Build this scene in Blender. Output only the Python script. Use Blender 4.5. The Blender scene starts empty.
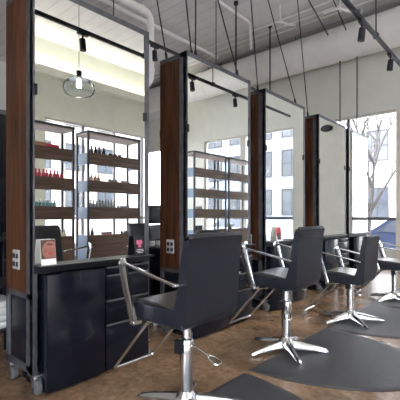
import bpy, bmesh, math, random
from mathutils import Vector, Matrix
random.seed(7)
PI = math.pi
S = bpy.context.scene
C = S.collection

# ------------------------------------------------------------------ camera
TH = math.radians(41.35)
ST, CT = math.sin(TH), math.cos(TH)
EYE, F, HOR = 1.15, 375.0, 215.0
cam = bpy.data.cameras.new('camera'); co = bpy.data.objects.new('camera', cam); C.objects.link(co)
co.location = (0, 0, EYE); co.rotation_euler = (PI/2, 0, TH)
cam.sensor_width = 36; cam.lens = F/400*36; cam.shift_y = (HOR-200)/400.0
cam.clip_start = 0.05; cam.clip_end = 300
S.camera = co

def ray(px):
    u = (px-200)/F
    return -ST+u*CT, CT+u*ST
def P(px, py, t):                    # point seen at a pixel at depth t
    x, y = ray(px); return Vector((x*t, y*t, EYE+(HOR-py)*t/F))

# ------------------------------------------------------------------ materials
def mat(name, col, rough=0.5, metal=0.0, var=0.0, scale=8.0, bump=0.0, spec=0.5, stretch=None, coat=0.0):
    m = bpy.data.materials.new(name); m.use_nodes = True
    nt = m.node_tree; b = nt.nodes['Principled BSDF']
    b.inputs['Base Color'].default_value = (*col, 1); b.inputs['Roughness'].default_value = rough
    b.inputs['Metallic'].default_value = metal; b.inputs['Specular IOR Level'].default_value = spec
    b.inputs['Coat Weight'].default_value = coat
    tc = nt.nodes.new('ShaderNodeTexCoord'); mp = nt.nodes.new('ShaderNodeMapping')
    nt.links.new(tc.outputs['Object'], mp.inputs['Vector'])
    if stretch: mp.inputs['Scale'].default_value = stretch
    n = nt.nodes.new('ShaderNodeTexNoise'); n.inputs['Scale'].default_value = scale; n.inputs['Detail'].default_value = 5
    nt.links.new(mp.outputs['Vector'], n.inputs['Vector'])
    r = nt.nodes.new('ShaderNodeValToRGB')
    v = max(var, 0.02)
    r.color_ramp.elements[0].position = .3; r.color_ramp.elements[1].position = .7
    r.color_ramp.elements[0].color = (*[c*(1-v) for c in col], 1)
    r.color_ramp.elements[1].color = (*[min(1, c*(1+v)) for c in col], 1)
    nt.links.new(n.outputs['Fac'], r.inputs['Fac']); nt.links.new(r.outputs['Color'], b.inputs['Base Color'])
    if bump:
        bp = nt.nodes.new('ShaderNodeBump'); bp.inputs['Strength'].default_value = bump; bp.inputs['Distance'].default_value = 0.01
        nt.links.new(n.outputs['Fac'], bp.inputs['Height']); nt.links.new(bp.outputs['Normal'], b.inputs['Normal'])
    return m

def emat(name, col, strength):
    m = bpy.data.materials.new(name); m.use_nodes = True
    b = m.node_tree.nodes['Principled BSDF']
    b.inputs['Base Color'].default_value = (*col, 1)
    b.inputs['Emission Color'].default_value = (*col, 1); b.inputs['Emission Strength'].default_value = strength
    return m

def glassmat(name, tint=(1, 1, 1), refl=0.25):
    m = bpy.data.materials.new(name); m.use_nodes = True; nt = m.node_tree
    for n in list(nt.nodes): nt.nodes.remove(n)
    o = nt.nodes.new('ShaderNodeOutputMaterial'); t = nt.nodes.new('ShaderNodeBsdfTransparent'); g = nt.nodes.new('ShaderNodeBsdfGlossy')
    t.inputs['Color'].default_value = (*tint, 1); g.inputs['Roughness'].default_value = 0.0
    lw = nt.nodes.new('ShaderNodeLayerWeight'); lw.inputs['Blend'].default_value = refl
    mx = nt.nodes.new('ShaderNodeMixShader')
    nt.links.new(lw.outputs['Fresnel'], mx.inputs['Fac']); nt.links.new(t.outputs[0], mx.inputs[1]); nt.links.new(g.outputs[0], mx.inputs[2])
    nt.links.new(mx.outputs[0], o.inputs['Surface'])
    return m

def woodmat(name, dark, light, rough=0.4, stretch=(9, 9, 0.7)):
    m = bpy.data.materials.new(name); m.use_nodes = True; nt = m.node_tree; b = nt.nodes['Principled BSDF']
    tc = nt.nodes.new('ShaderNodeTexCoord'); mp = nt.nodes.new('ShaderNodeMapping'); mp.inputs['Scale'].default_value = stretch
    n = nt.nodes.new('ShaderNodeTexNoise'); n.inputs['Scale'].default_value = 2.2; n.inputs['Detail'].default_value = 8
    n.inputs['Distortion'].default_value = 1.2
    r = nt.nodes.new('ShaderNodeValToRGB'); r.color_ramp.elements[0].position = .35; r.color_ramp.elements[1].position = .68
    r.color_ramp.elements[0].color = (*dark, 1); r.color_ramp.elements[1].color = (*light, 1)
    nt.links.new(tc.outputs['Object'], mp.inputs['Vector']); nt.links.new(mp.outputs['Vector'], n.inputs['Vector'])
    nt.links.new(n.outputs['Fac'], r.inputs['Fac']); nt.links.new(r.outputs['Color'], b.inputs['Base Color'])
    b.inputs['Roughness'].default_value = rough; b.inputs['Specular IOR Level'].default_value = .3
    return m

M = {}
M['wall'] = mat('painted_sage_wall', (.67, .69, .595), .85, var=.03, scale=3)
M['pale'] = mat('painted_pale_wall', (.68, .685, .64), .85, var=.03, scale=3)
M['ceil'] = mat('ceiling_deck', (.60, .585, .575), .7, var=.05, scale=2)
M['duct'] = mat('white_duct', (.80, .79, .77), .55, var=.04, scale=4)
M['pipe'] = mat('white_pipe', (.78, .76, .75), .5, var=.04)
M['black'] = mat('black_steel', (.012, .013, .017), .40, var=.15, scale=20, spec=.3)
M['steel'] = mat('dark_raw_steel', (.10, .105, .12), .38, metal=.5, var=.3, scale=12)
M['cab'] = mat('black_laminate', (.0045, .006, .012), .22, var=.15, scale=3, spec=.3)
M['vinyl'] = mat('black_vinyl', (.014, .016, .024), .40, var=.15, scale=30, bump=.05, spec=.35)
M['sheenvinyl'] = mat('seat_vinyl_warm_sheen', (.045, .042, .038), .30, var=.15, scale=30, bump=.05)  # browner than the black vinyl: warm reflected light put into the colour
M['chrome'] = mat('chrome', (.78, .79, .81), .15, metal=1.0, var=.04)
M['zinc'] = mat('zinc_plate', (.55, .57, .60), .3, metal=1.0, var=.1)
M['rubber'] = mat('grey_rubber_mat', (.040, .041, .047), .45, var=.2, scale=40, bump=.1, spec=.3)
M['wheel'] = mat('grey_wheel_rubber', (.10, .105, .11), .45, var=.1)
M['wood'] = woodmat('walnut_end_panel', (.030, .0095, .004), (.110, .041, .016), .5)
M['shelfwood'] = woodmat('shelf_board_wood', (.075, .045, .032), (.16, .10, .072), .5, (2, .6, 9))
M['shelftop'] = mat('pale_shelf_underside', (.50, .44, .41), .6, var=.05)
M['tray'] = mat('tray_metal_sky_tint', (.20, .27, .40), .5, var=.05)  # bluish sky light on grey metal, put into the base colour
M['post'] = mat('dark_shelf_steel', (.05, .055, .07), .5, var=.1, spec=.3)
M['plate'] = mat('grey_outlet_plate', (.40, .40, .39), .4)
M['mirror'] = mat('mirror_silver', (.93, .945, .915), 0.0, metal=1.0)
M['glass'] = glassmat('window_glass', (1, 1, 1), .08)
M['lampglass'] = glassmat('clear_lamp_glass', (.93, .95, .97), .10)
M['white'] = mat('white_plastic', (.80, .80, .79), .4, var=.03)
M['winframe'] = mat('dark_building_frame', (.045, .045, .05), .5)
M['frame'] = mat('window_frame_dark', (.13, .13, .145), .4, var=.1)
M['paleframe'] = mat('pale_mullion', (.55, .54, .50), .5, var=.05)
M['bulb'] = emat('lit_bulb', (1, .97, .92), 45)

# sidewalk, buildings
M['pave'] = mat('street_concrete', (.42, .42, .43), .8, var=.1, scale=2)
M['bwhite'] = mat('white_render', (.86, .85, .83), .8, var=.03)
M['bblue'] = mat('grey_blue_cladding', (.22, .26, .33), .6, var=.05)
M['bbeige'] = mat('beige_stucco', (.72, .66, .58), .8, var=.05)
M['bglass'] = mat('building_window_glass', (.075, .085, .10), .08, var=.15, scale=1.5)
M['bark'] = mat('grey_bark', (.085, .078, .074), .8, var=.2)
M['carblue'] = mat('blue_car_paint', (.045, .058, .11), .2, var=.03, coat=.6)
M['cargrey'] = mat('silver_car_paint', (.45, .47, .52), .2, var=.03, coat=.6)
M['carglass'] = mat('car_window', (.05, .06, .08), .05)
M['tyre'] = mat('tyre', (.03, .03, .03), .7)

# floor : stained polished concrete
def floor_mat():
    m = bpy.data.materials.new('stained_concrete'); m.use_nodes = True; nt = m.node_tree; b = nt.nodes['Principled BSDF']
    tc = nt.nodes.new('ShaderNodeTexCoord')
    n = nt.nodes.new('ShaderNodeTexNoise'); n.inputs['Scale'].default_value = 2.3; n.inputs['Detail'].default_value = 9; n.inputs['Roughness'].default_value = .65
    n2 = nt.nodes.new('ShaderNodeTexNoise'); n2.inputs['Scale'].default_value = 22; n2.inputs['Detail'].default_value = 6
    r = nt.nodes.new('ShaderNodeValToRGB')
    r.color_ramp.elements[0].position = .34; r.color_ramp.elements[1].position = .68
    r.color_ramp.elements[0].color = (.115, .073, .044, 1); r.color_ramp.elements[1].color = (.31, .212, .138, 1)
    r2 = nt.nodes.new('ShaderNodeValToRGB'); r2.color_ramp.elements[0].color = (.62, .6, .58, 1); r2.color_ramp.elements[1].color = (1.25, 1.2, 1.15, 1)
    r2.color_ramp.elements[0].position = .3; r2.color_ramp.elements[1].position = .7
    mx = nt.nodes.new('ShaderNodeMix'); mx.data_type = 'RGBA'; mx.blend_type = 'MULTIPLY'; mx.inputs['Factor'].default_value = .8
    nt.links.new(tc.outputs['Object'], n.inputs['Vector']); nt.links.new(tc.outputs['Object'], n2.inputs['Vector'])
    nt.links.new(n.outputs['Fac'], r.inputs['Fac']); nt.links.new(n2.outputs['Fac'], r2.inputs['Fac'])
    nt.links.new(r.outputs['Color'], mx.inputs[6]); nt.links.new(r2.outputs['Color'], mx.inputs[7])
    nt.links.new(mx.outputs[2], b.inputs['Base Color'])
    mr = nt.nodes.new('ShaderNodeMapRange'); mr.inputs['To Min'].default_value = .12; mr.inputs['To Max'].default_value = .28
    nt.links.new(n.outputs['Fac'], mr.inputs['Value']); nt.links.new(mr.outputs['Result'], b.inputs['Roughness'])
    return m
M['floor'] = floor_mat()

# ------------------------------------------------------------------ mesh helpers
def bx(bm, x0, x1, y0, y1, z0, z1, bev=0.0, seg=2, mtx=None):
    x0, x1 = min(x0, x1), max(x0, x1); y0, y1 = min(y0, y1), max(y0, y1); z0, z1 = min(z0, z1), max(z0, z1)
    g = bmesh.ops.create_cube(bm, size=1.0)
    vs = g['verts']
    for v in vs:
        v.co = Vector(((x0+x1)/2+v.co.x*(x1-x0), (y0+y1)/2+v.co.y*(y1-y0), (z0+z1)/2+v.co.z*(z1-z0)))
    if bev:
        es = list({e for v in vs for e in v.link_edges})
        r = bmesh.ops.bevel(bm, geom=es, offset=bev, segments=seg, affect='EDGES', profile=.5)
        vs = list({v for f in r['faces'] for v in f.verts} | {v for v in vs if v.is_valid})
    if mtx is not None: bmesh.ops.transform(bm, matrix=mtx, verts=vs)
    return vs

def tube(bm, pts, r, n=8, cap=True):
    pts = [Vector(p) for p in pts]
    rs = r if isinstance(r, (list, tuple)) else [r]*len(pts)
    rings = []; prev = None
    for i, p in enumerate(pts):
        d = (pts[min(i+1, len(pts)-1)]-pts[max(i-1, 0)])
        d = d.normalized() if d.length > 1e-9 else Vector((0, 0, 1))
        if prev is None:
            up = Vector((0, 0, 1)) if abs(d.z) < .9 else Vector((1, 0, 0))
            a = d.cross(up).normalized()
        else:
            a = (prev-d*prev.dot(d)).normalized()
        prev = a; b = d.cross(a)
        rings.append([bm.verts.new(p+(a*math.cos(2*PI*k/n)+b*math.sin(2*PI*k/n))*rs[i]) for k in range(n)])
    for i in range(len(rings)-1):
        for k in range(n):
            bm.faces.new((rings[i][k], rings[i][(k+1) % n], rings[i+1][(k+1) % n], rings[i+1][k]))
    if cap:
        bm.faces.new(rings[0][::-1]); bm.faces.new(rings[-1])

def bendpath(pts, rad=.03, k=5):
    """polyline with rounded corners"""
    pts = [Vector(p) for p in pts]; out = [pts[0]]
    for i in range(1, len(pts)-1):
        a, b, c = pts[i-1], pts[i], pts[i+1]
        l = min(rad, (a-b).length*.45, (c-b).length*.45)
        p0 = b+(a-b).normalized()*l; p1 = b+(c-b).normalized()*l
        for j in range(k+1):
            s = j/k; out.append(p0*(1-s)**2+b*2*s*(1-s)+p1*s*s)
    out.append(pts[-1]); return out

def bar(bm, pts, sizes, side):
    """flat bar swept along pts; sizes = (in-plane thickness, width along side)"""
    pts = [Vector(p) for p in pts]; side = Vector(side).normalized(); rings = []
    for i, p in enumerate(pts):
        d = (pts[min(i+1, len(pts)-1)]-pts[max(i-1, 0)]).normalized()
        nrm = d.cross(side).normalized(); h, w = sizes[i][0]/2, sizes[i][1]/2
        q = []
        for (sa, sb) in ((1, .7), (.7, 1), (-.7, 1), (-1, .7), (-1, -.7), (-.7, -1), (.7, -1), (1, -.7)):
            q.append(bm.verts.new(p+nrm*h*sa+side*w*sb))
        rings.append(q)
    for i in range(len(rings)-1):
        for k in range(8):
            bm.faces.new((rings[i][k], rings[i][(k+1) % 8], rings[i+1][(k+1) % 8], rings[i+1][k]))
    bm.faces.new(rings[0][::-1]); bm.faces.new(rings[-1])

def lathe(bm, prof, n=16, c=(0, 0, 0)):
    rings = []
    for r, z in prof:
        rings.append([bm.verts.new((c[0]+r*math.cos(2*PI*k/n), c[1]+r*math.sin(2*PI*k/n), c[2]+z)) for k in range(n)])
    for i in range(len(rings)-1):
        for k in range(n):
            bm.faces.new((rings[i][k], rings[i][(k+1) % n], rings[i+1][(k+1) % n], rings[i+1][k]))
    if prof[0][0] > 1e-5: bm.faces.new(rings[0][::-1])
    if prof[-1][0] > 1e-5: bm.faces.new(rings[-1])

def prism(bm, outline, axis, a0, a1, bev=0, seg=2):
    """outline 2-D; axis 'y': outline=(x,z); 'z': (x,y); 'x': (y,z)"""
    def mk(p, a):
        return {'y': (p[0], a, p[1]), 'z': (p[0], p[1], a), 'x': (a, p[0], p[1])}[axis]
    A = [bm.verts.new(mk(p, a0)) for p in outline]; B = [bm.verts.new(mk(p, a1)) for p in outline]
    n = len(A); fs = []
    for i in range(n): fs.append(bm.faces.new((A[i], A[(i+1) % n], B[(i+1) % n], B[i])))
    ca = bm.faces.new(A[::-1]); cb = bm.faces.new(B)
    if bev:
        es = list(set(ca.edges) | set(cb.edges))
        bmesh.ops.bevel(bm, geom=es, offset=bev, segments=seg, affect='EDGES', profile=.5)

def obj(name, bm, m, parent=None, smooth=True, label=None):
    bmesh.ops.recalc_face_normals(bm, faces=bm.faces)
    me = bpy.data.meshes.new(name); bm.to_mesh(me); bm.free()
    if smooth:
        for p in me.polygons: p.use_smooth = True
        try: me.set_sharp_from_angle(angle=math.radians(38))
        except Exception: pass
    o = bpy.data.objects.new(name, me); C.objects.link(o)
    me.materials.append(M[m] if isinstance(m, str) else m)
    if parent is not None: o.parent = parent
    if label: o['label'] = label
    return o

def thing(name, label, cat, loc=(0, 0, 0), rz=0, group=None):
    o = bpy.data.objects.new(name, None); C.objects.link(o); o.empty_display_size = .1
    o.location = loc; o.rotation_euler = (0, 0, rz); o['label'] = label; o['category'] = cat
    if group: o['group'] = group
    return o
def tag(o, label, cat, group=None):
    o['label'] = label; o['category'] = cat
    if group: o['group'] = group
    return o
def struct(o):
    o['kind'] = 'structure'; return o
def dup(root, loc, rz, label, group=None):
    kids = {}
    for o in ALLCH(root): kids.setdefault(o.parent, []).append(o)
    r = root.copy(); C.objects.link(r); r.location = loc; r.rotation_euler = (0, 0, rz); r['label'] = label
    if group: r['group'] = group
    def rec(src, dst):
        for ch in kids.get(src, []):
            c = ch.copy(); C.objects.link(c); c.parent = dst; rec(ch, c)
    rec(root, r); return r
def ALLCH(o):
    out = []
    for c in o.children: out.append(c); out += ALLCH(c)
    return out
NB = bmesh.new

# ------------------------------------------------------------------ room shell
XR, YE, XL, YB, ZC = 4.9, 9.6, -12.0, -3.5, 5.80
ZH, ZS = 3.63, 0.30                    # window head and sill

bm = NB(); bx(bm, XL-.2, XR+.2, YB-.2, YE+.2, -.12, 0); struct(obj('floor', bm, 'floor', smooth=False))
# ribbed metal deck ceiling
bm = NB()
pr = []; y = YB-.2; pitch = .30
while y < YE+.2:
    pr += [(y, ZC), (y+.12, ZC), (y+.13, ZC+.008), (y+.29, ZC+.008)]; y += pitch
pr += [(YE+.25, ZC+.2), (YB-.25, ZC+.2)]
prism(bm, pr, 'x', XL-.2, XR+.2); struct(obj('ceiling', bm, 'ceil', smooth=False))

def wall_with_openings(name, fixed_axis, c0, c1, a0, a1, ops, m):
    """wall slab; ops = list of (a_start, a_end, z0, z1)"""
    bm = NB(); ops = sorted(ops); cur = a0
    def seg(s, e, z0, z1):
        if e-s < 1e-4 or z1-z0 < 1e-4: return
        if fixed_axis == 'x': bx(bm, c0, c1, s, e, z0, z1)
        else: bx(bm, s, e, c0, c1, z0, z1)
    for (s, e, z0, z1) in ops:
        seg(cur, s, 0, ZC+.1); seg(s, e, 0, z0); seg(s, e, z1, ZC+.1); cur = e
    seg(cur, a1, 0, ZC+.1)
    return struct(obj(name, bm, m, smooth=False))

end_ops = [(-11.4, -8.6, ZS, ZH), (-5.6, -1.30, ZS, ZH), (.24, 3.55, ZS, ZH)]
ZHR = 3.76
right_ops = [(-2.8, .2, ZS, ZHR), (.7, 4.1, ZS, ZHR), (4.73, 9.25, ZS, ZHR)]  # first two openings are unseen, added to let in more daylight
back_fill_ops = [(-1.6, .9, ZS, ZH), (2.2, 4.4, ZS, ZH)]  # unseen window openings behind the camera, added for fill light
wall_with_openings('wall_end', 'y', YE, YE+.22, XL, XR+.22, end_ops, 'pale')
wall_with_openings('wall_right', 'x', XR, XR+.22, YB, YE, right_ops, 'wall')
wall_with_openings('wall_back', 'y', YB-.22, YB, XL, XR+.22, back_fill_ops, 'pale')
bm = NB(); bx(bm, XL-.22, XL, YB-.22, YE+.22, 0, ZC+.1); struct(obj('wall_left', bm, 'pale', smooth=False))

WN = [0]
def window(axis, c, a0, a1, verts, mull=1.06, fm='paleframe', wide=()):
    ZH = 3.76 if axis == 'x' else 3.63
    WN[0] += 1
    bm = NB(); d0, d1 = c+.06, c+.14
    def b(s, e, z0, z1, dd=0):
        if axis == 'x': bx(bm, d0-dd, d1+dd, s, e, z0, z1)
        else: bx(bm, s, e, d0-dd, d1+dd, z0, z1)
    w = .05
    b(a0, a1, ZS, ZS+w); b(a0, a1, ZH-w, ZH); b(a0, a0+w, ZS, ZH); b(a1-w, a1, ZS, ZH)
    for v in wide: b(v-.1, v+.1, ZS, ZH, .004)
    o = struct(obj('window_%d' % WN[0], bm, fm, smooth=False))
    bm = NB()
    b(a0+w, a1-w, mull-.04, mull+.04, .006)
    for v in verts: b(v-.03, v+.03, ZS+w, ZH-w, .004)
    obj('mullion', bm, 'frame', o, smooth=False)
    bm = NB()
    if axis == 'x': bx(bm, c+.095, c+.105, a0+.02, a1-.02, ZS+.02, ZH-.02)
    else: bx(bm, a0+.02, a1-.02, c+.095, c+.105, ZS+.02, ZH-.02)
    g = obj('pane', bm, 'glass', o, smooth=False)
    return o
window('y', YE, -11.4, -8.6, [-10.0])
window('y', YE, -5.6, -1.30, [-4.5, -3.47])
window('y', YE, .24, 3.55, [], wide=[2.0])
window('x', XR, -2.8, .2, [-1.3])  # unseen window, added for more daylight
window('x', XR, .7, 4.1, [1.8, 2.95])  # also added out of view to light the aisle side
window('x', XR, 4.73, 9.25, [5.9, 7.0, 8.1])
for s, e, _, _ in back_fill_ops: window('y', YB-.2, s, e, [(s+e)/2])  # added windows of the back wall, for fill light only
# sill boards
bm = NB()
bx(bm, -5.65, -1.25, YE-.05, YE+.05, ZS-.04, ZS); bx(bm, .2, 3.6, YE-.05, YE+.05, ZS-.04, ZS)
struct(obj('trim_1', bm, 'paleframe', smooth=False))
bm = NB(); bx(bm, -2.34, -2.10, YE-.06, YE+.05, 0, ZH); struct(obj('trim_2', bm, 'bbeige', smooth=False))
# cove over the window wall : ledge with a lit strip
bm = NB(); bx(bm, 4.62, XR, YB, YE, 4.78, 4.99); struct(obj('trim_3', bm, 'wall', smooth=False))
M['led'] = emat('cove_strip_light', (1, .965, .89), 42)
t_ = bpy.data.objects.new('cove_light', None); C.objects.link(t_); t_.location = (4.78, YB+.2, 4.99); t_['label'] = 'long cove strip light on the ledge above the windows, in the nearest mirror'; t_['category'] = 'light'
bm = NB(); bx(bm, -.03, .03, 0, YE-YB-.9, 0, .02); obj('channel', bm, 'white', t_, smooth=False)
bm = NB(); bx(bm, -.022, .022, .02, YE-YB-.92, .0202, .03); obj('strip', bm, 'led', t_, smooth=False)

# ------------------------------------------------------------------ styling stations
XF, XB = -2.36, -2.775         # mirror face and back face
ZT, ZL, ZW = 2.66, .825, .64  # top, ledge, bottom of the wood
def station(y0, y1, label, endmat='wood', outlet=True, XB=XB):
    W = y1-y0; D = XF-XB
    t = thing('styling_station', label, 'salon station', ((XF+XB)/2, (y0+y1)/2, 0), 0, 'double sided mirror stations in a row')
    hx, hy = D/2, W/2
    bm = NB(); p = .035
    for sx in (-1, 1):
        for sy in (-1, 1):
            x, y = sx*(hx-p/2-.012), sy*(hy-p/2)
            bx(bm, x-p/2, x+p/2, y-p/2, y+p/2, .12, ZT, .003, 1)
            # wide leg of the corner angle lying on the end face
            if sx*1 == 1: bx(bm, sx*hx, sx*(hx-.098), sy*hy, sy*(hy-.008), ZW-.5, ZT-.001)
            bx(bm, sx*(hx-.0005), sx*(hx-.008), sy*hy, sy*(hy-(.012 if sy < 0 else .046)), .13, ZT-.002)
    for sx in (-1, 1):
        x = sx*(hx-p/2)
        for z0, z1 in (((ZT-.045, ZT-.003),) if sx == 1 else ((.13, .165), (ZT-.045, ZT-.003))):
            bx(bm, x-p/2, x+p/2, -hy+.01, hy-.01, z0, z1)
    for sy in (-1, 1):
        y = sy*(hy-p/2)
        for z0, z1 in ((.13, .175), (ZW-.035, ZW), (ZT-.045, ZT-.004)):
            bx(bm, -hx+.01, hx-.01, y-p/2, y+p/2, z0, z1)
    obj('frame', bm, 'steel', t, smooth=False)
    bm = NB(); bx(bm, -hx+.03, hx-.03, -hy+.03, hy-.03, ZT-.03, ZT-.012); obj('top_panel', bm, 'black', t, smooth=False)
    for sy in (-1, 1):
        bm = NB(); bx(bm, -hx+.002, hx-.096, sy*(hy+.001), sy*(hy-.026), ZW, ZT-.045); ep = obj('end_panel', bm, endmat, t, smooth=False)
        bm = NB(); bx(bm, -hx+.03, hx-.03, sy*(hy-.012), sy*(hy-.024), .17, ZW-.03); obj('lower_panel', bm, 'cab', t, smooth=False)
        if outlet and sy == -1:
            bm = NB(); bx(bm, -.085, .015, -hy-.008, -hy+.006, .785, .915, .004, 2); op = obj('outlet_plate', bm, 'plate', t)
            for oz in (.82, .875):
                for ox in (-.059, -.011):
                    bm = NB(); bx(bm, ox-.017, ox+.017, -hy-.011, -hy, oz-.018, oz+.018, .004, 1); obj('socket', bm, 'black', op)
    for sx in (-1, 1):
        bm = NB(); bx(bm, sx*(hx-.002), sx*(hx-.010), -hy+.012, hy-.046, ZL+.004, ZT-.044)
        obj('mirror', bm, 'mirror', t, smooth=False)
        bm = NB()
        bx(bm, sx*(hx-.03), sx*(hx+.004), -hy+.002, hy-.002, ZL-.052, ZL+.004, .003, 1)
        bx(bm, sx*(hx-.03), sx*(hx+.085), -hy+.012, hy-.012, ZL-.008, ZL+.003, .003, 1)
        obj('ledge', bm, 'black', t, smooth=False)
        for z in (1.95,):
            for sy in (-1, 1):
                bm = NB(); bx(bm, sx*(hx-.004), sx*(hx+.010), sy*hy-sy*(.002 if sy < 0 else .024), sy*hy-sy*(.026 if sy < 0 else .056), z-.035, z+.035, .003, 1)
                obj('mirror_clip', bm, 'black', t)
    for sx in (-1, 1):
        for sy in (-1, 1):
            x, y = sx*(hx-.03), sy*(hy-.03)
            bm = NB()
            bx(bm, x-.04, x+.04, y-.035, y+.035, .118, .128)
            tube(bm, [(x, y, .10), (x, y, .119)], .018, 10)
            for s in (-1, 1): prism(bm, [(x-.025, .102), (x+.025, .102), (x+.035, .05), (x+.02, .04), (x-.0, .06)], 'y', y+s*.022-.002, y+s*.022+.002)
            bx(bm, x-.026, x+.026, y-.024, y+.024, .098, .105)
            k = obj('caster', bm, 'zinc', t)
            bm = NB(); tube(bm, [(x+.02, y-.017, .047), (x+.02, y-.012, .047), (x+.02, y+.012, .047), (x+.02, y+.017, .047)], [.040, .047, .047, .040], 18)
            obj('wheel', bm, 'wheel', k)
    return t

ST_Y = [(1.083, 2.045), (2.50, 3.541), (3.86, 4.90), (5.365, 6.455), (6.60, 7.62)]
ST_L = ['nearest mirror station with walnut end panel, outlet plate and casters at the left edge',
        'second mirror station from the left, walnut end panel above the gap behind the nearest chair',
        'third mirror station from the left, narrow walnut end panel, reflecting a tall window',
        'fourth mirror station from the left, walnut strip and plain grey green reflection',
        'farthest mirror station with pale end panel beside the bare tree outside']
for (a, b), l in zip(ST_Y, ST_L):
    station(a, b, l, 'wood' if a < 6.5 else 'pale', a < 4.5, -2.722 if 2 < a < 3 else XB)

# base cabinets under the mirrors
def door_cabinet(y0, y1, label):
    x1 = -2.285; t = thing('base_cabinet', label, 'cabinet', (x1, (y0+y1)/2, 0), 0, 'black door cabinets under the mirrors'); h = (y1-y0)/2
    bm = NB(); bx(bm, -.36, -.022, -h, h, .03, .765, .003, 1); bx(bm, -.34, -.04, -h+.02, h-.02, 0, .03); obj('body', bm, 'cab', t, smooth=False)
    bm = NB(); bx(bm, -.020, 0, -h+.001, h-.001, .025, .768, .003, 2); d = obj('door', bm, 'cab', t)
    bm = NB(); bx(bm, -.006, .008, -h+.10, h-.10, .7685, .772); obj('door_pull', bm, 'black', d)
    return t
def drawer_unit(y0, y1, label):
    x1 = -2.30; t = thing('drawer_cabinet', label, 'cabinet', (x1, (y0+y1)/2, 0), 0, 'black drawer cabinets under the mirrors'); h = (y1-y0)/2
    bm = NB(); bx(bm, -.35, -.024, -h, h, .03, .765, .003, 1); bx(bm, -.33, -.05, -h+.02, h-.02, 0, .03); obj('body', bm, 'cab', t, smooth=False)
    for z0, z1 in ((.722, .768), (.540, .708), (.365, .526), (.035, .350)):
        bm = NB(); bx(bm, -.022, 0, -h+.006, h-.006, z0, z1, .003, 2); d = obj('drawer', bm, 'cab', t)
        bm = NB(); bx(bm, -.012, .012, -h+.012, h-.012, z1-.007, z1+.003, .002, 1); obj('drawer_lip', bm, 'steel', d)
    return t
names = ['under the nearest mirror', 'under the second mirror', 'under the third mirror', 'under the fourth mirror', 'under the farthest mirror']
for (a, b), n in zip(ST_Y, names):
    w = b-a-.10
    s = a+.055+w*.5
    door_cabinet(a+.055, s, 'glossy black cabinet with one plain door, %s' % n)
    drawer_unit(s+.012, b-.05, 'black cabinet of four drawers, %s' % n)

# ------------------------------------------------------------------ salon chairs
def curve_pts(pts, k=6):
    """Catmull-Rom through 2-D points"""
    out = []; n = len(pts)
    for i in range(n-1):
        p0, p1, p2, p3 = pts[max(i-1, 0)], pts[i], pts[i+1], pts[min(i+2, n-1)]
        for j in range(k):
            s = j/k
            out.append(tuple(.5*(2*p1[q]+(p2[q]-p0[q])*s+(2*p0[q]-5*p1[q]+4*p2[q]-p3[q])*s*s+(3*p1[q]-p0[q]-3*p2[q]+p3[q])*s**3) for q in (0, 1)))
    out.append(pts[-1]); return out

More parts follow.
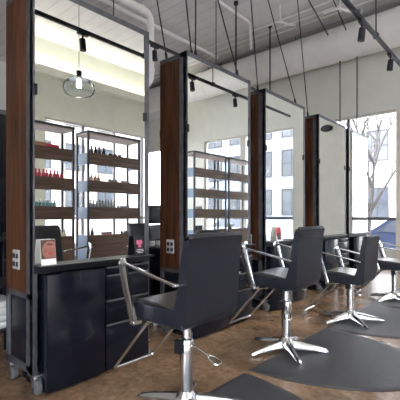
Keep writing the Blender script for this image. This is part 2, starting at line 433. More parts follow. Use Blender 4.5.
def make_chair(label, base_rot=0.0, headrest=False):
    t = thing('salon_chair', label, 'salon chair', group='black salon chairs along the mirrors')
    HW = .228
    # seat : rounded block
    front = curve_pts([(-.15, .612), (.02, .606), (.18, .612), (.245, .598), (.268, .56), (.258, .530), (.22, .516)])
    prof = front+[(-.15, .516)]
    bm = NB(); prism(bm, prof, 'y', -HW+.003, HW-.003, .018, 3); obj('seat', bm, 'vinyl', t)
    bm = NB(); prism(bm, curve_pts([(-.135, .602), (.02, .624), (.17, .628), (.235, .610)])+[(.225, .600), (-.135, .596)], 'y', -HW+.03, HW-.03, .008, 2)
    obj('seat_cushion', bm, 'sheenvinyl', t, label='seat pad coloured browner for the warm light reflected on it')
    # backrest : leaning shell, wider at the top
    rear = curve_pts([(-.165, .512), (-.200, .545), (-.212, .65), (-.219, .80), (-.230, .93), (-.243, .996)])
    frontp = curve_pts([(-.233, 1.015), (-.206, 1.006), (-.186, .93), (-.162, .80), (-.140, .68), (-.115, .61), (-.09, .53), (-.12, .512)])
    bm = NB(); prism(bm, rear+frontp, 'y', -HW, HW, .028, 4)
    for v in bm.verts:                                   # gentle waist and a hollow in the cushion
        k = (v.co.z-.5)/.55
        v.co.y *= .975+.02*max(0, min(1, k*2))
        v.co.x -= .022*max(0, k)*(1-(v.co.y/HW)**2)
    obj('backrest', bm, 'vinyl', t)
    if headrest:
        bm = NB(); bx(bm, -.32, -.22, -.17, .17, 1.03, 1.285, .045, 4); h = obj('headrest', bm, 'vinyl', t)
        bm = NB(); 
        for s in (-.05, .05): tube(bm, [(-.235, s, .98), (-.26, s, 1.13)], .006, 8)
        obj('headrest_post', bm, 'chrome', h)
    # arms
    for s in (-1, 1):
        y = s*.272
        pts = bendpath([(-.18, y, .758), (.05, y, .798), (.252, y, .838), (.215, y, .70), (.150, y, .518)], .028, 5)
        sz = []
        for q in pts:
            sz.append((.015, .022) if (q.x < .228 and q.z > .755) else (.046+.016*(q.z-.5)/.3, .022))
        bm = NB(); bar(bm, pts, sz, (0, 1, 0))
        bx(bm, .13, .17, s*.225, s*.285, .500, .522, .003, 1); bx(bm, -.19, -.17, s*.215, s*.28, .750, .764, .003, 1)
        obj('armrest', bm, 'chrome', t)
    # footrest
    bm = NB()
    tube(bm, bendpath([(.08, -.165, .505), (.15, -.165, .497), (.48, -.165, .135), (.48, .165, .135), (.15, .165, .497), (.08, .165, .505)], .03, 5), .0105, 8)
    obj('footrest', bm, 'chrome', t)
    # column
    bm = NB(); lathe(bm, [(.11, .492), (.11, .506), (.10, .516)], 20); lathe(bm, [(.022, .36), (.022, .495)], 14); bx(bm, -.14, .14, -.14, .14, .498, .518, .005, 1)
    obj('seat_plate', bm, 'steel', t)
    bm = NB(); lathe(bm, [(.042, .05), (.039, .08), (.038, .34), (.044, .345), (.046, .40), (.040, .415), (.026, .42), (.026, .50)], 20); obj('column', bm, 'chrome', t)
    bm = NB(); bx(bm, -.02, .03, .035, .075, .345, .42, .006, 2); obj('pump_housing', bm, 'black', t)
    bm = NB(); tube(bm, bendpath([(-.03, .0, .385), (-.08, -.008, .378), (-.16, -.014, .352), (-.18, .008, .345), (-.235, .010, .325), (-.242, -.012, .322), (-.235, -.036, .325), (-.18, -.036, .345), (-.16, -.014, .352)], .012, 3), .006, 7)
    obj('pump_lever', bm, 'chrome', t)
    # star base
    bm = NB(); lathe(bm, [(.072, .022), (.074, .05), (.060, .085), (.042, .115)], 20); b = obj('base', bm, 'chrome', t)
    for k in range(5):
        a = base_rot+k*2*PI/5
        bm = NB(); c, s = math.cos(a), math.sin(a)
        rings = []
        for r_, w, z0, z1 in ((.045, .034, .024, .092), (.12, .029, .022, .078), (.24, .023, .014, .052), (.325, .018, .004, .030), (.342, .011, .003, .018)):
            q = []
            for (sy, zz) in ((-1, z0), (-1, z0+(z1-z0)*.55), (-.45, z1), (.45, z1), (1, z0+(z1-z0)*.55), (1, z0)):
                q.append(bm.verts.new((r_*c-sy*w*s, r_*s+sy*w*c, zz)))
            rings.append(q)
        for i in range(len(rings)-1):
            for j in range(6): bm.faces.new((rings[i][j], rings[i][(j+1) % 6], rings[i+1][(j+1) % 6], rings[i+1][j]))
        bm.faces.new(rings[0][::-1]); bm.faces.new(rings[-1])
        obj('base_leg', bm, 'chrome', b)
    return t
def raise_top(ch, dz, lever=0):
    """set the height of the pump: everything above the base moves, as on the real chair"""
    for o in ch.children:
        n = o.name.split('.')[0]
        if n in ('seat', 'seat_cushion', 'backrest', 'armrest', 'footrest', 'seat_plate'): o.location.z = dz
        if n == 'pump_lever': o.rotation_euler.z = math.radians(lever)
CH = [((-1.515, 1.60), 180, 'nearest black salon chair, its back to us, in front of the first mirror'),
      ((-1.55, 2.865), 180, 'second black salon chair, just beyond the nearest, with its whole chrome star base visible'),
      ((-1.465, 4.14), 181, 'third black salon chair along the row, beyond the second chair'),
      ((-1.37, 5.53), 184, 'black salon chair cut by the right edge of the picture')]
chair0 = make_chair(CH[0][2], math.radians(15)); chair0.location = (*CH[0][0], .008); chair0.rotation_euler = (0, 0, PI)
chair1 = make_chair(CH[1][2], math.radians(180+29)); chair1.location = (*CH[1][0], .008); chair1.rotation_euler = (0, 0, PI)
for k in (2, 3):
    c_ = dup(chair1, (*CH[k][0], .008), math.radians(CH[k][1]), CH[k][2]); raise_top(c_, -.088, -50)
raise_top(chair1, .035, -62); raise_top(chair0, .03, 0)
hc = make_chair('black chair with a rounded headrest seen in the gap behind the first two stations', 0.3, True)
hc.location = (-3.63, 3.55, 0); hc.rotation_euler = (0, 0, math.radians(8))
del hc['group']

# half-round rubber mats
def floor_mat_thing(cy, label, x0=-1.56, rx=1.03, ry=.70):
    t = thing('floor_mat', label, 'mat', (x0, cy, 0), 0, 'half round floor mats under the chairs')
    n = 40
    def outl(k): return [(-.0+rx*k_*math.sin(a)+0, ry*k_*-math.cos(a)) for a in [PI*i/n for i in range(n+1)] for k_ in (k,)]
    bm = NB(); o0 = outl(1.0); o1 = outl(.965)
    o1 = [(x+.02, y) for x, y in o1]
    A = [bm.verts.new((x, y, .001)) for x, y in o0]; A2 = [bm.verts.new((x, y, .004)) for x, y in o0]; B = [bm.verts.new((x, y, .011)) for x, y in o1]
    N = len(A)
    for i in range(N):
        j = (i+1) % N
        bm.faces.new((A[i], A[j], A2[j], A2[i])); bm.faces.new((A2[i], A2[j], B[j], B[i]))
    bm.faces.new(A[::-1]); 
    C_ = [bm.verts.new((x*.93+.03, y*.93, .0085)) for x, y in o1]
    for i in range(N):
        j = (i+1) % N; bm.faces.new((B[i], B[j], C_[j], C_[i]))
    bm.faces.new(C_)
    obj('mat_pad', bm, 'rubber', t)
    return t
floor_mat_thing(1.56, 'dark half round mat at the bottom edge under the nearest chair')
floor_mat_thing(3.02, 'large dark half round mat under the second chair, its whole curved edge visible')
floor_mat_thing(4.38, 'dark half round mat under the third chair')
floor_mat_thing(5.75, 'dark half round mat under the chair at the right edge')

# ------------------------------------------------------------------ counter cards
def card(y, z0, w, h, label, kind):
    t = thing('counter_card', label, 'card', (XF+.045, y, z0))
    lean = Matrix.Rotation(math.radians(-8), 4, 'Y')
    def part(name, m, pts, d=.003, lab=None):
        bm = NB(); prism(bm, pts, 'x', d-.002, d); bmesh.ops.transform(bm, matrix=lean, verts=bm.verts); return obj(name, bm, m, t, smooth=False, label=lab)
    def ell(cy, cz, ry, rz, n=20): return [(cy+ry*math.cos(2*PI*i/n), cz+rz*math.sin(2*PI*i/n)) for i in range(n)]
    def rect(a0, a1, b0, b1): return [(a0, b0), (a1, b0), (a1, b1), (a0, b1)]
    if kind == 'face':
        part('board', CM['paper'], rect(-w/2, w/2, 0, h))
        part('picture', CM['hair'], rect(-w/2+.002, w/2-.002, h*.24, h-.002), .0045)
        part('face', CM['skin'], [(max(-w/2+.004, min(w/2-.004, a_)), max(h*.25, min(h-.006, b_))) for a_, b_ in ell(.012, h*.56, w*.52, h*.38, 28)], .006)
        part('brow', CM['hair'], ell(.012, h*.80, w*.22, h*.03), .0075)
        part('lips', CM['lips'], ell(.012, h*.45, w*.17, h*.05), .0075)
    elif kind == 'bow':
        part('board', 'black', rect(-w/2, w/2, 0, h))
        for s in (-1, 1):
            part('bow_loop', CM['pink'], ell(s*w*.14, h*.68, w*.15, h*.13, 12), .0045)
        part('bow_tail', CM['pink'], [(-w*.16, h*.42), (w*.16, h*.42), (w*.05, h*.66), (-w*.05, h*.66)], .0045)
        for i, ww in enumerate((.30, .36, .24)):
            part('text_line', CM['paper'], rect(-w*ww, w*ww, h*(.30-.08*i), h*(.325-.08*i)), .0045)
    else:
        part('board', CM['paper'], rect(-w/2, w/2, 0, h))
        part('picture', CM['lips'], rect(-w/2+.004, w/2-.03, h*.35, h-.01), .0045)
        part('picture_dark', CM['hair'], rect(-w/2+.02, w/2-.05, h*.1, h*.55), .006)
    return t
CM = {'paper': mat('card_paper', (.82, .81, .80), .5), 'skin': mat('printed_skin_tone', (.30, .12, .09), .5, var=.3, scale=30), 'hair': mat('printed_dark_brown', (.06, .03, .028), .5),
      'lips': mat('printed_red', (.40, .05, .07), .5), 'pink': mat('printed_pink', (.50, .11, .20), .5)}
zl = ZL+.004
card(1.165, zl, .10, .165, 'white card with a close-up face photo, standing on the nearest station ledge', 'face')
card(1.915, zl, .105, .155, 'black card with a pink bow, standing on the far end of the nearest ledge', 'bow')
card(4.12, zl, .15, .18, 'white and red card standing on the third station ledge', 'red')

# ------------------------------------------------------------------ product shelves opposite (seen in the mirrors)
SX0, SX1 = 1.28, 1.65
TIER = [2.285, 1.785, 1.295, .785]      # top of each front board
def shelf_unit(y0, y1, label):
    t = thing('display_shelf', label, 'shelf', (SX0, (y0+y1)/2, 0), 0, 'product shelves by the windows'); h = (y1-y0)/2; d = SX1-SX0
    for sx in (0, 1):
        for sy in (-1, 1):
            x = .0 if sx == 0 else d; y = sy*h
            bm = NB(); bx(bm, x-.02, x+.02, y-.02, y+.02, 0, 2.66, .002, 1); obj('post', bm, 'post', t, smooth=False)
    bm = NB(); bx(bm, -.025, d+.025, -h-.025, h+.025, 2.645, 2.685); tp = obj('top_rail', bm, 'post', t, smooth=False)
    bm = NB(); bx(bm, -.015, d+.015, -h-.015, h+.015, 2.615, 2.644); obj('top_board', bm, 'shelftop', t, smooth=False)
    for z in TIER:
        bm = NB(); zb = z-.215 if z > .9 else .08
        bm = NB(); bx(bm, -.018, .004, -h+.022, h-.022, zb, z); f = obj('front_board', bm, 'shelfwood', t, smooth=False)
        bm = NB(); bx(bm, .004, d-.01, -h+.022, h-.022, z-.085, z-.065); obj('shelf_plate', bm, 'shelftop', t, smooth=False)
        for s in (-1, 1):
            bm = NB(); bx(bm, .022, d-.022, s*(h+.006), s*(h-.006), zb, z); obj('end_plate', bm, 'tray', t, smooth=False)
    return t
UN = [(2.25, 3.46), (3.76, 4.93), (6.62, 7.84), (7.98, 9.15)]
UL = ['open product shelf holding red bottles, left one in the nearest mirror',
      'open product shelf holding dark and clear bottles, right one in the nearest mirror',
      'open product shelf, left one in the second mirror',
      'open product shelf, right one in the second mirror']
for (a, b), l in zip(UN, UL): shelf_unit(a, b, l)

BP = {}
def bottle(kind, colour, capcol, h, r):
    key = (kind, colour, capcol, h, r)
    if key not in BP:
        bm = NB()
        if kind == 'jar': lathe(bm, [(r*.9, 0), (r, .006), (r, h*.72), (r*.92, h*.78)], 12)
        else: lathe(bm, [(r*.9, 0), (r, .006), (r, h*.58), (r*.9, h*.66), (r*.42, h*.74), (r*.42, h*.80)], 12)
        bmesh.ops.recalc_face_normals(bm, faces=bm.faces)
        a = bpy.data.meshes.new('bottle_body'); bm.to_mesh(a); bm.free()
        bm = NB()
        if kind == 'jar': lathe(bm, [(r*1.02, h*.74), (r*1.02, h), (r*.95, h*1.01)], 12)
        else: lathe(bm, [(r*.5, h*.78), (r*.5, h*.98), (r*.36, h)], 10)
        bmesh.ops.recalc_face_normals(bm, faces=bm.faces)
        c = bpy.data.meshes.new('bottle_cap'); bm.to_mesh(c); bm.free()
        a.materials.append(BC[colour]); c.materials.append(BC[capcol])
        for me in (a, c):
            for p in me.polygons: p.use_smooth = True
        BP[key] = (a, c)
    return BP[key]
BC = {k: mat('product_'+k, c, .3) for k, c in {'red': (.55, .035, .07), 'teal': (.20, .42, .42), 'cream': (.80, .74, .55), 'dark': (.03, .03, .035), 'amber': (.45, .20, .13),
      'clear': (.22, .25, .26), 'white': (.85, .85, .84), 'pink': (.80, .30, .38), 'grey': (.25, .27, .30), 'green': (.12, .25, .10)}.items()}
def row(unit, tier, f0, f1, n, kind, colour, capcol, h, r, label, group, dx=.10, jit=.012):
    a, b = UN[unit]
    for i in range(n):
        y = a+.06+(b-a-.12)*(f0+(f1-f0)*(i+.5)/n)
        me, ca = bottle(kind, colour, capcol, h, r)
        nm = 'jar' if kind == 'jar' else 'bottle'
        o = bpy.data.objects.new('product_'+nm, me); C.objects.link(o)
        o.location = (SX0+dx+random.uniform(-jit, jit), y, TIER[tier]-.065)
        c = bpy.data.objects.new('cap', ca); C.objects.link(c); c.parent = o
        tag(o, label, nm, group)
row(0, 1, .40, .93, 9, 'bottle', 'red', 'red', .20, .030, 'red bottle in the row on the second tier of the left shelf', 'red bottles')
row(0, 2, .30, .82, 9, 'bottle', 'teal', 'white', .19, .031, 'teal bottle in the row on the third tier of the left shelf', 'teal bottles')
row(0, 3, .58, .98, 7, 'bottle', 'cream', 'white', .19, .028, 'cream bottle in the row on the fourth tier of the left shelf', 'cream bottles')
row(1, 0, .02, .36, 4, 'bottle', 'dark', 'dark', .22, .035, 'tall black bottle on the top tier of the right shelf in the nearest mirror', 'tall black bottles')
row(1, 0, .42, .72, 3, 'jar', 'dark', 'dark', .115, .04, 'short black jar on the top tier of the right shelf in the nearest mirror', 'short black jars')
row(1, 1, .03, .24, 3, 'bottle', 'amber', 'white', .20, .032, 'amber bottle on the second tier of the right shelf in the nearest mirror', 'amber bottles')
row(1, 1, .42, .62, 3, 'jar', 'green', 'grey', .12, .04, 'dark green jar on the second tier of the right shelf in the nearest mirror', 'dark green jars')
row(1, 1, .70, .90, 3, 'jar', 'grey', 'grey', .11, .035, 'grey jar on the second tier of the right shelf in the nearest mirror', 'grey jars')
row(1, 2, .02, .58, 9, 'bottle', 'clear', 'dark', .20, .028, 'clear bottle with dark cap on the third tier of the right shelf', 'clear bottles')
row(1, 2, .62, .90, 5, 'jar', 'grey', 'dark', .10, .025, 'small dark jar on the third tier of the right shelf', 'small dark jars')
row(1, 3, .04, .12, 1, 'bottle', 'dark', 'dark', .20, .035, 'single black bottle on the fourth tier of the right shelf', None)
row(1, 3, .26, .50, 4, 'jar', 'pink', 'dark', .105, .03, 'small pink jar with dark lid on the fourth tier of the right shelf', 'small pink jars')
row(1, 3, .70, .92, 4, 'bottle', 'dark', 'white', .15, .026, 'black bottle with white cap on the fourth tier of the right shelf', 'black bottles with white caps')
row(2, 3, .08, .30, 3, 'jar', 'dark', 'dark', .17, .045, 'black jar on the fourth tier of the shelf in the second mirror', 'black jars in the second mirror')
row(2, 1, .55, .80, 4, 'bottle', 'white', 'clear', .16, .03, 'white bottle on the second tier of the shelf in the second mirror', 'white bottles in the second mirror')
row(2, 2, .10, .32, 3, 'bottle', 'clear', 'white', .17, .03, 'clear bottle on the third tier of the shelf in the second mirror', 'clear bottles in the second mirror')
# boxes on the top tier of the left shelf
bm = NB(); bx(bm, -.05, .06, -.15, .15, 0, .155, .003, 1); o = obj('product_box', bm, BC['amber'], smooth=False); o.location = (SX0+.16, 2.98, TIER[0]-.065); tag(o, 'reddish brown product box on the top tier of the left shelf', 'box')
bm = NB(); bx(bm, -.05, .05, -.10, .10, 0, .12, .003, 1); o = obj('product_box', bm, BC['red'], smooth=False); o.location = (SX0+.085, 3.12, TIER[0]-.065-.0); o.location.x = SX0+.075; tag(o, 'low red product box in front on the top tier of the left shelf', 'box')
# small potted plant on the far shelf
t = thing('potted_plant', 'small green plant in a dark pot on the right shelf of the second mirror', 'plant', (SX0+.15, 8.22, TIER[3]-.065))
bm = NB(); lathe(bm, [(.045, 0), (.06, .10), (.052, .10), (.05, .085)], 14); obj('pot', bm, BC['dark'], t)
bm = NB()
for i in range(26):
    a, e, l = random.uniform(0, 2*PI), random.uniform(.4, 1.3), random.uniform(.12, .22)
    d = Vector((math.cos(a)*math.cos(e), math.sin(a)*math.cos(e), math.sin(e))); s = Vector((-math.sin(a), math.cos(a), 0))*.018
    b0 = Vector((0, 0, .085)); m_ = b0+d*l*.6; e_ = b0+d*l-Vector((0, 0, .02))
    vs = [bm.verts.new(b0), bm.verts.new(m_+s), bm.verts.new(e_), bm.verts.new(m_-s)]; bm.faces.new(vs)
obj('leaves', bm, BC['green'], t, smooth=False)

# ------------------------------------------------------------------ things behind the stations
t = thing('salon_trolley', 'black rolling drawer trolley glimpsed in the gap between the first two stations', 'trolley', (-3.08, 2.76, 0))
bm = NB(); bx(bm, -.15, .15, -.2, .2, .07, .80, .004, 1); obj('body', bm, 'cab', t, smooth=False)
for z0, z1 in ((.09, .30), (.315, .46), (.475, .62), (.635, .78)):
    bm = NB(); bx(bm, .1505, .165, -.19, .19, z0, z1, .003, 1); d = obj('drawer', bm, 'cab', t, smooth=False)
    bm = NB(); bx(bm, .165, .172, -.06, .06, z1-.025, z1-.015); obj('drawer_pull', bm, 'steel', d, smooth=False)
bm = NB(); bx(bm, -.155, .155, -.205, .205, .801, .815, .003, 1); obj('top', bm, 'black', t, smooth=False)
for sx in (-1, 1):
    for sy in (-1, 1):
        bm = NB(); tube(bm, [(sx*.12, sy*.17, .03), (sx*.12, sy*.17, .071)], .008, 8); tube(bm, [(sx*.12, sy*.17-.012, .030), (sx*.12, sy*.17+.012, .030)], .030, 14); obj('caster', bm, 'wheel', t)
for i, (dx, dy) in enumerate(((.0, -.045), (.0, .05))):
    me, ca = bottle('jar', 'white', 'dark', .075, .03)
    o = bpy.data.objects.new('product_jar', me); C.objects.link(o); o.location = (-3.08+dx, 2.76+dy, .815)
    c = bpy.data.objects.new('cap', ca); C.objects.link(c); c.parent = o
    tag(o, ['white jar on top of the black trolley, the one nearer the first station', 'white jar on top of the black trolley, the one nearer the second station'][i], 'jar')
t = thing('storage_rack', 'low black rack behind the first station at the left edge', 'rack', (-3.18, 1.08, 0))
for z in (.28, .62, .97):
    bm = NB(); bx(bm, -.2, .2, -.24, .24, z-.02, z); obj('shelf', bm, 'black', t, smooth=False)
for sx in (-1, 1):
    for sy in (-1, 1):
        bm = NB(); bx(bm, sx*.2-.015, sx*.2+.015, sy*.23-.015, sy*.23+.015, 0, 1.0); obj('post', bm, 'black', t, smooth=False)
for k in range(4):
    bm = NB(); bx(bm, -.15, .15, -.16, .16, 0, .052, .018, 3); o = obj('folded_towel', bm, 'white'); o.location = (-3.16, 1.10, .282+k*.053)
    tag(o, ['folded white towel at the bottom of the stack on the black rack', 'folded white towel second from the bottom of the stack on the black rack',
            'folded white towel second from the top of the stack on the black rack', 'folded white towel on top of the stack on the black rack'][k], 'towel', 'folded white towels')
t = thing('storage_cabinet', 'tall black cabinet far behind the first station at the left edge', 'cabinet', (-5.9, 1.9, 0))
bm = NB(); bx(bm, -.35, .34, -.7, .7, 0, 2.56, .005, 1); obj('body', bm, 'cab', t, smooth=False)
for s in (-1, 1):
    bm = NB(); bx(bm, .342, .362, s*.01, s*.69, .06, 2.5, .004, 1); d = obj('door', bm, 'cab', t, smooth=False)
    bm = NB(); tube(bm, [(.375, s*.06, 1.1), (.375, s*.06, 1.3)], .008, 8); bx(bm, .36, .38, s*.06-.006, s*.06+.006, 1.12, 1.13); bx(bm, .36, .38, s*.06-.006, s*.06+.006, 1.27, 1.28); obj('handle', bm, 'steel', d)
bm = NB(); bx(bm, -.37, .37, -.72, .72, 2.56, 2.62); obj('cornice', bm, 'steel', t, smooth=False)

# ------------------------------------------------------------------ ducts, pipes, conduits
def duct(name, a, b, r, label):
    t = thing(name, label, 'duct', a)
    a, b = Vector(a), Vector(b); d = b-a; L = d.length; d.normalize()
    bm = NB(); tube(bm, [(0, 0, 0), tuple(d*L)], r, 40); obj('shell', bm, 'duct', t)
    n = int(L/1.25)
    for i in range(n):
        c = d*(1.25*(i+.5)); bm = NB(); tube(bm, [tuple(c-d*.02), tuple(c+d*.02)], r+.008, 40); obj('seam_band', bm, 'duct', t)
        if i % 2: bm = NB(); tube(bm, [tuple(c+Vector((0, 0, r-.01))), tuple(c+Vector((0, 0, ZC-a.z+.02)))], .012, 8); obj('hanger', bm, 'steel', t)
    return t
duct('air_duct', (-11.5, 9.05, 5.275), (3.75, 9.05, 5.275), .405, 'big white round duct running above the far windows')
t = thing('drain_pipe', 'thick white pipe that runs along the ceiling and bends straight down', 'pipe', (-5.95, 5.2, 5.35))
bm = NB(); tube(bm, bendpath([(0, -7.5, 0), (0, 0, 0), (0, 0, -1.45), (-4.5, 0, -1.45)], .22, 8), .075, 16); obj('pipe_run', bm, 'pipe', t)
for p0, p1 in (((0, -.30, 0), (0, -.22, 0)), ((0, 0, -.22), (0, 0, -.30)), ((0, 0, -1.15), (0, 0, -1.22))): bm = NB(); tube(bm, [p0, p1], .088, 16); obj('coupling', bm, 'pipe', t)
for yy in (-1.6, -3.6, -5.6): bm = NB(); tube(bm, [(0, yy, 0), (0, yy, ZC-5.35+.001)], .012, 8); obj('hanger', bm, 'steel', t)
def conduit(pts, r, label):
    bm = NB(); p0 = Vector(pts[0]); tube(bm, bendpath([tuple(Vector(p)-p0) for p in pts], .12, 6), r, 10); o = obj('conduit', bm, 'pipe'); o.location = p0; return tag(o, label, 'conduit')
conduit([(-6.8, -2.5, ZC-.09), (-6.8, 8.5, ZC-.09)], .045, 'long straight white conduit on the ceiling over the back aisle')
conduit([(-5.05, 5.6, ZC-.031), (-5.05, 7.55, ZC-.031), (-5.05, 7.6, 5.15)], .032, 'white conduit on the ceiling that turns down before the far duct')
conduit([(-9.5, 4.5, ZC-.019), (-5.0, 5.35, ZC-.019)], .018, 'thin slanting conduit crossing the ceiling above the second station')
for i, yy in enumerate((7.95, 8.25, 8.5)):
    bm = NB(); tube(bm, [(0, 0, 0), (15, 0, 0)], .022, 8); o = obj('conduit', bm, 'pipe'); o.location = (-11.4, yy, ZC-.023)
    tag(o, ['thin conduit parallel to the far duct, the outermost of three', 'thin conduit parallel to the far duct, the middle of three', 'thin conduit parallel to the far duct, hugging it closest'][i], 'conduit')
def valve(loc, label):
    t = thing('sprinkler_fitting', label, 'pipe fitting', loc)
    bm = NB(); tube(bm, bendpath([(-.35, 0, .0), (0, 0, 0), (.1, .2, -.05), (.3, .25, -.1)], .1, 5), .028, 10); tube(bm, [(0, 0, 0), (0, 0, ZC-loc[2]+.03)], .02, 8); obj('pipe_bend', bm, 'pipe', t)
    bm = NB(); tube(bm, [(.28, .25, -.1), (.34, .25, -.12)], .06, 12); obj('head', bm, 'zinc', t)
valve((-4.15, 7.4, 5.45), 'bent pipe fitting on the ceiling above the third station')
valve((-2.95, 7.75, 5.45), 'bent pipe fitting on the ceiling above the fourth station')
valve((-4.9, 4.6, 5.40), 'bent pipe fitting on the ceiling just above the second mirror')

# ------------------------------------------------------------------ cables
def cable(b, tpx, label, t=None, ztop=None):
    bx_, by_ = b
    t0 = t or 1.52*F/(HOR-by_)
    Pb = P(bx_, by_, t0)
    zt = ZC+.01
    y2 = HOR-(zt-EYE)*F/t0; k = (by_-y2)/(by_-tpx[1]); x2 = bx_+(tpx[0]-bx_)*k
    Pt = P(x2, y2, t0)
    bm = NB(); tube(bm, [(0, 0, 0), tuple(Pt-Pb)], .007, 8); tube(bm, [(0, 0, -.01), tuple((Pt-Pb).normalized()*.07)], .014, 8)
    o = obj('suspension_cable', bm, 'black'); o.location = Pb
    return tag(o, label, 'cable', 'dark cables holding the mirror stations')
cable((167, 60), (157, 0), 'dark cable rising from the back corner of the second station')
cable((192, 57.5), (186, 0), 'dark cable rising from the front corner of the second station, slanting left')
cable((195.5, 58.5), (195.7, 0), 'upright dark cable just right of the front corner of the second station')
cable((238, 76), (218, 0), 'dark cable rising leftward from the far end of the second station')
cable((258, 91.5), (251, 0), 'dark cable rising from the near end of the third station')
cable((296, 104), (268, 0), 'dark cable rising leftward from the far end of the third station')
cable((308, 117), (297.5, 0), 'dark cable rising from the near end of the fourth station')
def rod(a, b, r, label, m='steel'):
    a, b = Vector(a), Vector(b); bm = NB(); tube(bm, [(0, 0, 0), tuple(b-a)], r, 8); o = obj('hanger_rod', bm, m); o.location = a; return tag(o, label, 'rod')
rod(P(328, 35, 8.75), P(308, 0, 8.02)+Vector((0, 0, .02)), .015, 'slanting rod from the ceiling to the duct above the fourth station')
rod(P(346, 30, 8.6), P(333, 0, 8.02)+Vector((0, 0, .02)), .015, 'slanting rod from the ceiling to the duct, right of its twin')
for px, l in ((340, 'thin upright rod hanging below the duct over the fourth station'), (357, 'thin upright rod hanging below the duct over the farthest station')):
    x, y = ray(px); t0 = 9.05/y; p = P(px, 60, t0); rod((p.x, 9.05, 4.89), (p.x, 9.05, 3.2), .017, l)
for px, py, l in ((236, 2, 'upright black rod with a ceiling cap, above the second station'), (270, 25, 'upright black rod with a ceiling cap, above the third station')):
    t0 = (ZC-EYE)*F/(HOR-py); p = P(px, py, t0)
    t = thing('hanger_rod', l, 'rod', (p.x, p.y, ZC-.01)); bm = NB(); tube(bm, [(0, 0, 0), (0, 0, -1.75)], .018, 8); obj('shaft', bm, 'black', t)
    bm = NB(); tube(bm, [(0, 0, .01), (0, 0, -.05)], .05, 12); obj('ceiling_cap', bm, 'black', t)

# ------------------------------------------------------------------ track lights
def track(x, y0, y1, z, label, hang):
    t = thing('light_track', label, 'light track', (x, y0, z))
    bm = NB(); bx(bm, -.018, .018, 0, y1-y0, -.018, .018, .003, 1); obj('rail', bm, 'black', t, smooth=False)
    for yy in hang:
        bm = NB(); tube(bm, [(0, yy-y0, .015), (0, yy-y0, ZC-z+.03)], .007, 8); bx(bm, -.025, .025, yy-y0-.03, yy-y0+.03, -.02, .03, .004, 1); obj('hanger', bm, 'black', t)
def head(x, y, z, label, aim=(-.12, 0, -1), power=0):
    t = thing('track_spotlight', label, 'spotlight', (x, y, z-.019), 0, 'black track spotlights')
    bm = NB(); bx(bm, -.02, .02, -.06, .06, -.025, 0, .003, 1); obj('adapter', bm, 'black', t)
    bm = NB(); tube(bm, [(0, 0, -.02), (0, 0, -.07)], .010, 8); obj('stem', bm, 'black', t)
    d = Vector(aim).normalized(); c = Vector((0, 0, -.11))
    bm = NB(); tube(bm, [tuple(c-d*.05), tuple(c-d*.045), tuple(c+d*.075), tuple(c+d*.075), tuple(c+d*.02)], [.024, .031, .034, .028, .026], 16); k = obj('lamp_can', bm, 'black', t)
    bm = NB(); tube(bm, [tuple(c+d*.0205), tuple(c+d*.024)], .024, 16); obj('lens', bm, M['bulb'], k)
    if power:
        L = bpy.data.lights.new('spot_beam', 'SPOT'); L.energy = power; L.spot_size = math.radians(95); L.spot_blend = .8; L.shadow_soft_size = .02; L.color = (1, .93, .84)
        lo = bpy.data.objects.new('spot_beam', L); C.objects.link(lo); lo.location = Vector((x, y, z))+c+d*.10
        lo.rotation_euler = d.to_track_quat('-Z', 'Y').to_euler()
TX, TZ = -1.235, 3.06
track(TX, .3, 6.6, TZ, 'black light track hanging over the row of chairs at the upper right', (1.4, 2.95, 4.25, 5.6))
head(TX, 2.12, TZ, 'black track spotlight reflected near the top of the nearest mirror', power=60)
head(TX, 3.80, TZ, 'black track spotlight, upper one of the two at the top right', power=60)
head(TX, 4.80, TZ, 'black track spotlight, lower one of the two at the top right', power=60)
TX2, TZ2 = -3.55, 3.30
track(TX2, -.5, 6.2, TZ2, 'black light track behind the mirrors, between the first two stations', (.4, 2.55, 4.4))
pp = 3.17
head(TX2, pp, TZ2, 'black track spotlight seen between the first two mirrors', (.1, 0, -1), power=60)

# ------------------------------------------------------------------ pendant lamp seen in the nearest mirror
t = thing('pendant_lamp', 'clear glass pendant lamp with a lit bulb, reflected in the nearest mirror', 'pendant lamp', (-.39, 2.58, 2.70))
R = .2
bm = NB(); prof = [(.045, .205), (.10, .185), (.16, .155), (.195, .11), (.2, .07), (.19, .03), (.165, .0), (.15, -.004)]
lathe(bm, prof, 32); 
for f in list(bm.faces):
    if len(f.verts) > 4: bm.faces.remove(f)
obj('glass_shade', bm, 'lampglass', t)
bm = NB(); lathe(bm, [(.012, .30), (.035, .29), (.035, .225), (.045, .215), (.045, .20)], 16); obj('socket_cap', bm, 'black', t)
bm = NB(); lathe(bm, [(.045, .206), (.13, .176), (.128, .172), (.045, .200)], 32); obj('metal_collar', bm, 'steel', t)
bm = NB(); lathe(bm, [(.016, .19), (.028, .17), (.030, .105), (.026, .085), (.008, .078)], 16); obj('bulb', bm, 'bulb', t)
bm = NB(); tube(bm, [(0, 0, .29), (0, 0, ZC-2.70+.01)], .004, 6); obj('cord', bm, 'black', t)
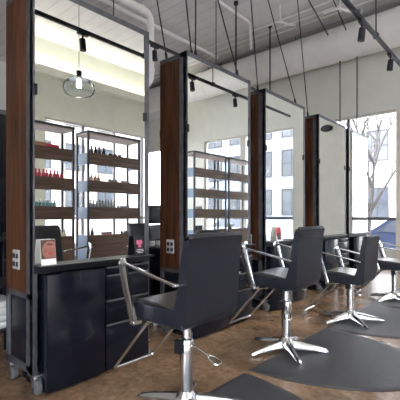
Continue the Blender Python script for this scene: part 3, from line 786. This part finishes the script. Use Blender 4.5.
# wall fixtures
t = thing('wall_speaker', 'black oval fixture high on the pale end wall, reflected in the fourth mirror', 'wall fixture', (-.72, YE, 3.42))
bm = NB(); lathe(bm, [(.16, 0), (.16, .05), (.13, .09), (.04, .10)], 24)
bmesh.ops.transform(bm, matrix=Matrix.Scale(.55, 4, (0, 1, 0)), verts=bm.verts); bmesh.ops.transform(bm, matrix=Matrix.Rotation(PI/2, 4, 'X'), verts=bm.verts); obj('housing', bm, 'black', t)
bm = NB(); bx(bm, -.05, .05, -.02, 0, -.05, .05); obj('bracket', bm, 'black', t)
t = thing('wall_unit', 'small white wall unit with a dark top, high in the gap between two stations', 'wall unit', (-10.7, YE, 4.75))
bm = NB(); bx(bm, -.35, .35, -.12, 0, 0, .40, .03, 2); obj('housing', bm, 'white', t)
bm = NB(); bx(bm, -.37, .37, -.13, 0, .40, .45, .01, 1); obj('top_cover', bm, 'black', t)

# ------------------------------------------------------------------ outside
GZ = -.35
bm = NB(); bx(bm, -60, 60, YE+.23, 60, GZ-.2, GZ); bx(bm, XR+.23, 60, -30, YE+.22, GZ-.2, GZ); bx(bm, -60, XR+.22, -30, YB-.25, GZ-.2, GZ); struct(obj('street', bm, 'pave', smooth=False))
def building(name, x0, x1, y0, y1, h, wm, label, face, cols, rows, ww, wh, zs):
    t = thing(name, label, 'building', ((x0+x1)/2, (y0+y1)/2, GZ)); cx, cy = (x0+x1)/2, (y0+y1)/2
    bm = NB(); bx(bm, x0-cx, x1-cx, y0-cy, y1-cy, 0, h); obj('wall', bm, wm, t, smooth=False)
    bm = NB(); bx(bm, x0-cx-.15, x1-cx+.15, y0-cy-.15, y1-cy+.15, h, h+.3); obj('roof', bm, wm, t, smooth=False)
    for z in zs:
        for c in cols:
            bm = NB()
            def b(bm, a0, a1, z0, z1, d0, d1):
                if face == 'y': bx(bm, a0-cx, a1-cx, y0-cy-d1, y0-cy-d0, z0-GZ, z1-GZ)
                else: bx(bm, x0-cx-d1, x0-cx-d0, a0-cy, a1-cy, z0-GZ, z1-GZ)
            f = .07
            b(bm, c-ww/2-f, c+ww/2+f, z-f, z, 0, .08); b(bm, c-ww/2-f, c+ww/2+f, z+wh, z+wh+f, 0, .08)
            b(bm, c-ww/2-f, c-ww/2, z, z+wh, 0, .08); b(bm, c+ww/2, c+ww/2+f, z, z+wh, 0, .08); b(bm, c-.03, c+.03, z, z+wh, 0, .06)
            b(bm, c-ww/2, c+ww/2, z+wh*.5-.025, z+wh*.5+.025, 0, .06)
            w = obj('window', bm, 'winframe', t, smooth=False)
            bm = NB(); b(bm, c-ww/2, c+ww/2, z, z+wh, 0, .03); obj('pane', bm, 'bglass', w, smooth=False)
    return t
building('building', -20, 4.5, 24, 34, 14, 'bwhite', 'white building across the street beyond the far window', 'y', [-6.9+2.35*k for k in range(-2, 3)], 3, 1.15, 1.75, (1.0, 4.45, 7.9))
building('building', 5.0, 24, 26, 36, 13, 'bblue', 'grey blue building across the street, reflected in the second and third mirrors', 'y', [6.4+2.5*k for k in range(6)], 4, 1.5, 1.9, (1.2, 4.2, 7.2, 10.2))
building('building', 20, 30, -6, 22, 12, 'bbeige', 'beige building across the side street behind the product shelves', 'x', [4.0+2.6*k for k in range(6)], 3, 1.4, 1.8, (1.2, 4.4, 7.6))

def car(loc, rz, paint, label):
    t = thing('car', label, 'car', loc, rz, 'cars parked outside')
    body = curve_pts([(-2.15, .30), (-2.18, .62), (-2.05, .80), (-1.75, .88), (-1.25, 1.15), (-.75, 1.38), (0, 1.44), (.55, 1.36), (1.05, 1.02), (1.35, .90), (1.95, .80), (2.15, .62), (2.15, .30)], 5)
    bm = NB(); prism(bm, body, 'y', -.86, .86, .07, 3)
    for v in bm.verts:
        if v.co.z > .85: v.co.y *= 1-.28*(v.co.z-.85)/.6
    obj('body', bm, paint, t)
    win = curve_pts([(-1.35, .93), (-1.05, 1.16), (-.65, 1.32), (0, 1.37), (.45, 1.30), (.90, 1.00), (.95, .93)], 4)
    for s in (-1, 1):
        bm = NB(); prism(bm, win, 'y', s*.83, s*.872)
        for v in bm.verts: v.co.y *= 1-.28*max(0, v.co.z-.85)/.6
        obj('side_window', bm, 'carglass', t)
    for sx in (-1.35, 1.30):
        for s in (-1, 1):
            bm = NB(); tube(bm, [(sx, s*.70, .32), (sx, s*.90, .32)], .32, 24); w = obj('wheel', bm, 'tyre', t)
            bm = NB(); tube(bm, [(sx, s*.89, .32), (sx, s*.912, .32)], .2, 20); obj('hub_cap', bm, 'zinc', w)
    return t
car((-3.0, 14.4, GZ), PI, 'carblue', 'blue car parked outside the far window at the right edge')
car((6.2, 15.2, GZ), 0, 'cargrey', 'silver car parked outside, reflected in the third mirror')

def tree(loc, label):
    t = thing('street_tree', label, 'tree', loc); bm = NB()
    random.seed(11)
    def br(p, d, l, r, lev):
        pts = [p]; rs = [r]; q = Vector(p); dd = Vector(d)
        for i in range(4):
            dd = (dd+Vector((random.uniform(-.12, .12), random.uniform(-.12, .12), .06))).normalized(); q = q+dd*l/4; pts.append(q.copy()); rs.append(r*(1-.16*(i+1)))
        tube(bm, pts, rs, 6 if lev else 9)
        if lev < 3:
            for k in range(3 if lev else 8):
                a = random.uniform(0, 2*PI); up = random.uniform(.5, .95)
                nd = (dd*.9+Vector((math.cos(a)*(1-up*.4), math.sin(a)*(1-up*.4), .25))).normalized()
                br(pts[random.choice((2, 3, 4))], nd, l*random.uniform(.55, .8), r*.58, lev+1)
    br(Vector((0, 0, 0)), Vector((.02, 0, 1)), 3.2, .10, 0)
    o = obj('trunk', bm, 'bark', t); return t
tree((-4.05, 13.0, GZ), 'bare young street tree outside the far window')

# ------------------------------------------------------------------ daylight
w = bpy.data.worlds.new('sky'); S.world = w; w.use_nodes = True; nt = w.node_tree
bg = nt.nodes['Background']
sky = nt.nodes.new('ShaderNodeTexSky'); sky.sky_type = 'NISHITA'; sky.sun_disc = False; sky.sun_elevation = math.radians(50); sky.sun_rotation = math.radians(200)
sky.air_density = 1.0; sky.dust_density = 3.0
mx = nt.nodes.new('ShaderNodeMix'); mx.data_type = 'RGBA'; mx.inputs['Factor'].default_value = .75
nt.links.new(sky.outputs['Color'], mx.inputs[6]); mx.inputs[7].default_value = (7.0, 7.3, 7.9, 1)
nt.links.new(mx.outputs[2], bg.inputs['Color']); bg.inputs['Strength'].default_value = 1.0

S.view_settings.view_transform = 'Standard'; S.view_settings.look = 'None'; S.view_settings.gamma = 1; S.view_settings.use_curve_mapping = False
S.view_settings.exposure = 0.65
S.cycles.use_denoising = True
S.cycles.max_bounces = 12; S.cycles.diffuse_bounces = 6; S.cycles.glossy_bounces = 6; S.cycles.transparent_max_bounces = 16
S.cycles.sample_clamp_indirect = 8
